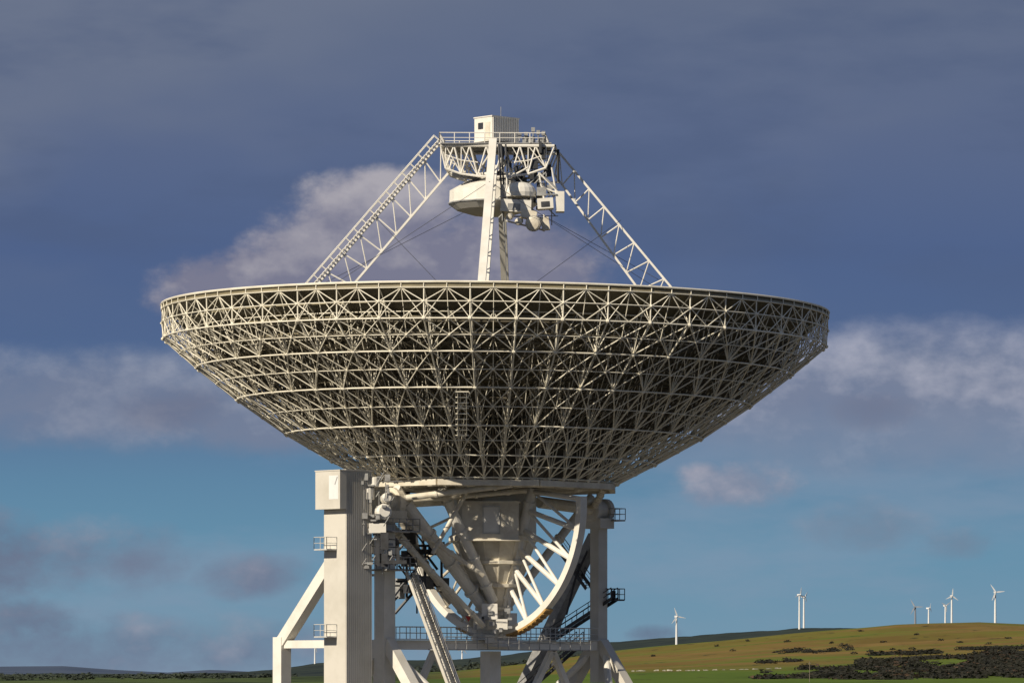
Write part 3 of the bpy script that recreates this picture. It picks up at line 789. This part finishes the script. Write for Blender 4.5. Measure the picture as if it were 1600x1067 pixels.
col=cloud(col,[(1.48,.60,.46,.10),(1.22,.62,.34,.08)],1.1,.8,1.4,.9,(118,127,152),(174,175,190),.61,4,-.2)
col=cloud(col,[(1.40,.69,.50,.065)],1.0,.9,1.4,.75,(122,135,160),(154,161,181),.66,4,-.15)
col=cloud(col,[(.10,.62,.44,.085),(.42,.66,.24,.055)],1.4,1.4,1.2,.82,(116,125,150),(154,159,176),.62,5,-.1)
col=cloud(col,[(.27,.64,.10,.042),(1.36,.645,.09,.035)],1.6,1.0,1.3,.6,(104,109,134),(122,125,144),.61,4)
col=cloud(col,[(1.16,.755,.11,.046),(1.10,.74,.05,.025)],2.0,.8,1.0,.85,(126,134,157),(176,172,184),.765,12)
col=cloud(col,[(1.35,.82,.12,.045),(1.50,.85,.08,.03)],2.4,1.2,1.5,.65,(112,127,150),(150,153,170),.82,10,-.1)
col=cloud(col,[(-.02,.87,.12,.09)],2.0,1.2,1.4,.85,(99,104,130),(136,137,155),.84,6,-.1)
col=cloud(col,[(.18,.875,.19,.065),(.38,.90,.12,.04)],2.4,1.6,1.7,.85,(108,117,142),(146,147,164),.86,8,-.25)
col=cloud(col,[(.03,.967,.18,.035),(1.02,.99,.05,.016)],2.4,1.4,1.5,.8,(95,105,131),(132,137,156),.96,8,-.15)
col=cloud(col,[(.12,1.01,.52,.06)],2.0,1.6,1.6,.85,(104,114,140),(150,153,170),1.0,8,-.25)
sky=nt.nodes.new('ShaderNodeTexSky'); sky.sky_type='NISHITA'; sky.sun_disc=False; sky.sun_elevation=R(30); sky.sun_rotation=R(224)
sc=nt.nodes.new('ShaderNodeVectorMath'); sc.operation='SCALE'; LK(col,sc.inputs[0]); sc.inputs['Scale'].default_value=10
mx=nt.nodes.new('ShaderNodeMix'); mx.data_type='RGBA'; mx.inputs[0].default_value=.97; LK(sky.outputs[0],mx.inputs[6]); LK(sc.outputs[0],mx.inputs[7])
bg=nt.nodes.new('ShaderNodeBackground'); bg.inputs['Strength'].default_value=.1; LK(mx.outputs[2],bg.inputs['Color'])
ow=nt.nodes.new('ShaderNodeOutputWorld'); LK(bg.outputs[0],ow.inputs['Surface'])
# sun
sl=bpy.data.lights.new('Sun','SUN'); sl.energy=5.0; sl.angle=R(.5); sl.color=(1,.89,.72)
so=bpy.data.objects.new('Sun',sl); C.objects.link(so)
az=R(44); e=R(30)
d=V((-math.sin(az)*math.cos(e),-math.cos(az)*math.cos(e),math.sin(e)))
so.rotation_euler=d.to_track_quat('Z','Y').to_euler(); so.location=(0,0,150)
# camera
cd=bpy.data.cameras.new('Camera'); cam=bpy.data.objects.new('Camera',cd); C.objects.link(cam); scn.camera=cam
cam.location=(CX,-D,ZC); cam.rotation_euler=(R(90),0,0)
cd.sensor_width=36; cd.lens=F/1600*36; cd.shift_y=(1050-533.5)/1600; cd.clip_start=1; cd.clip_end=60000
scn.view_settings.view_transform='Standard'; scn.view_settings.look='None'; scn.view_settings.exposure=0
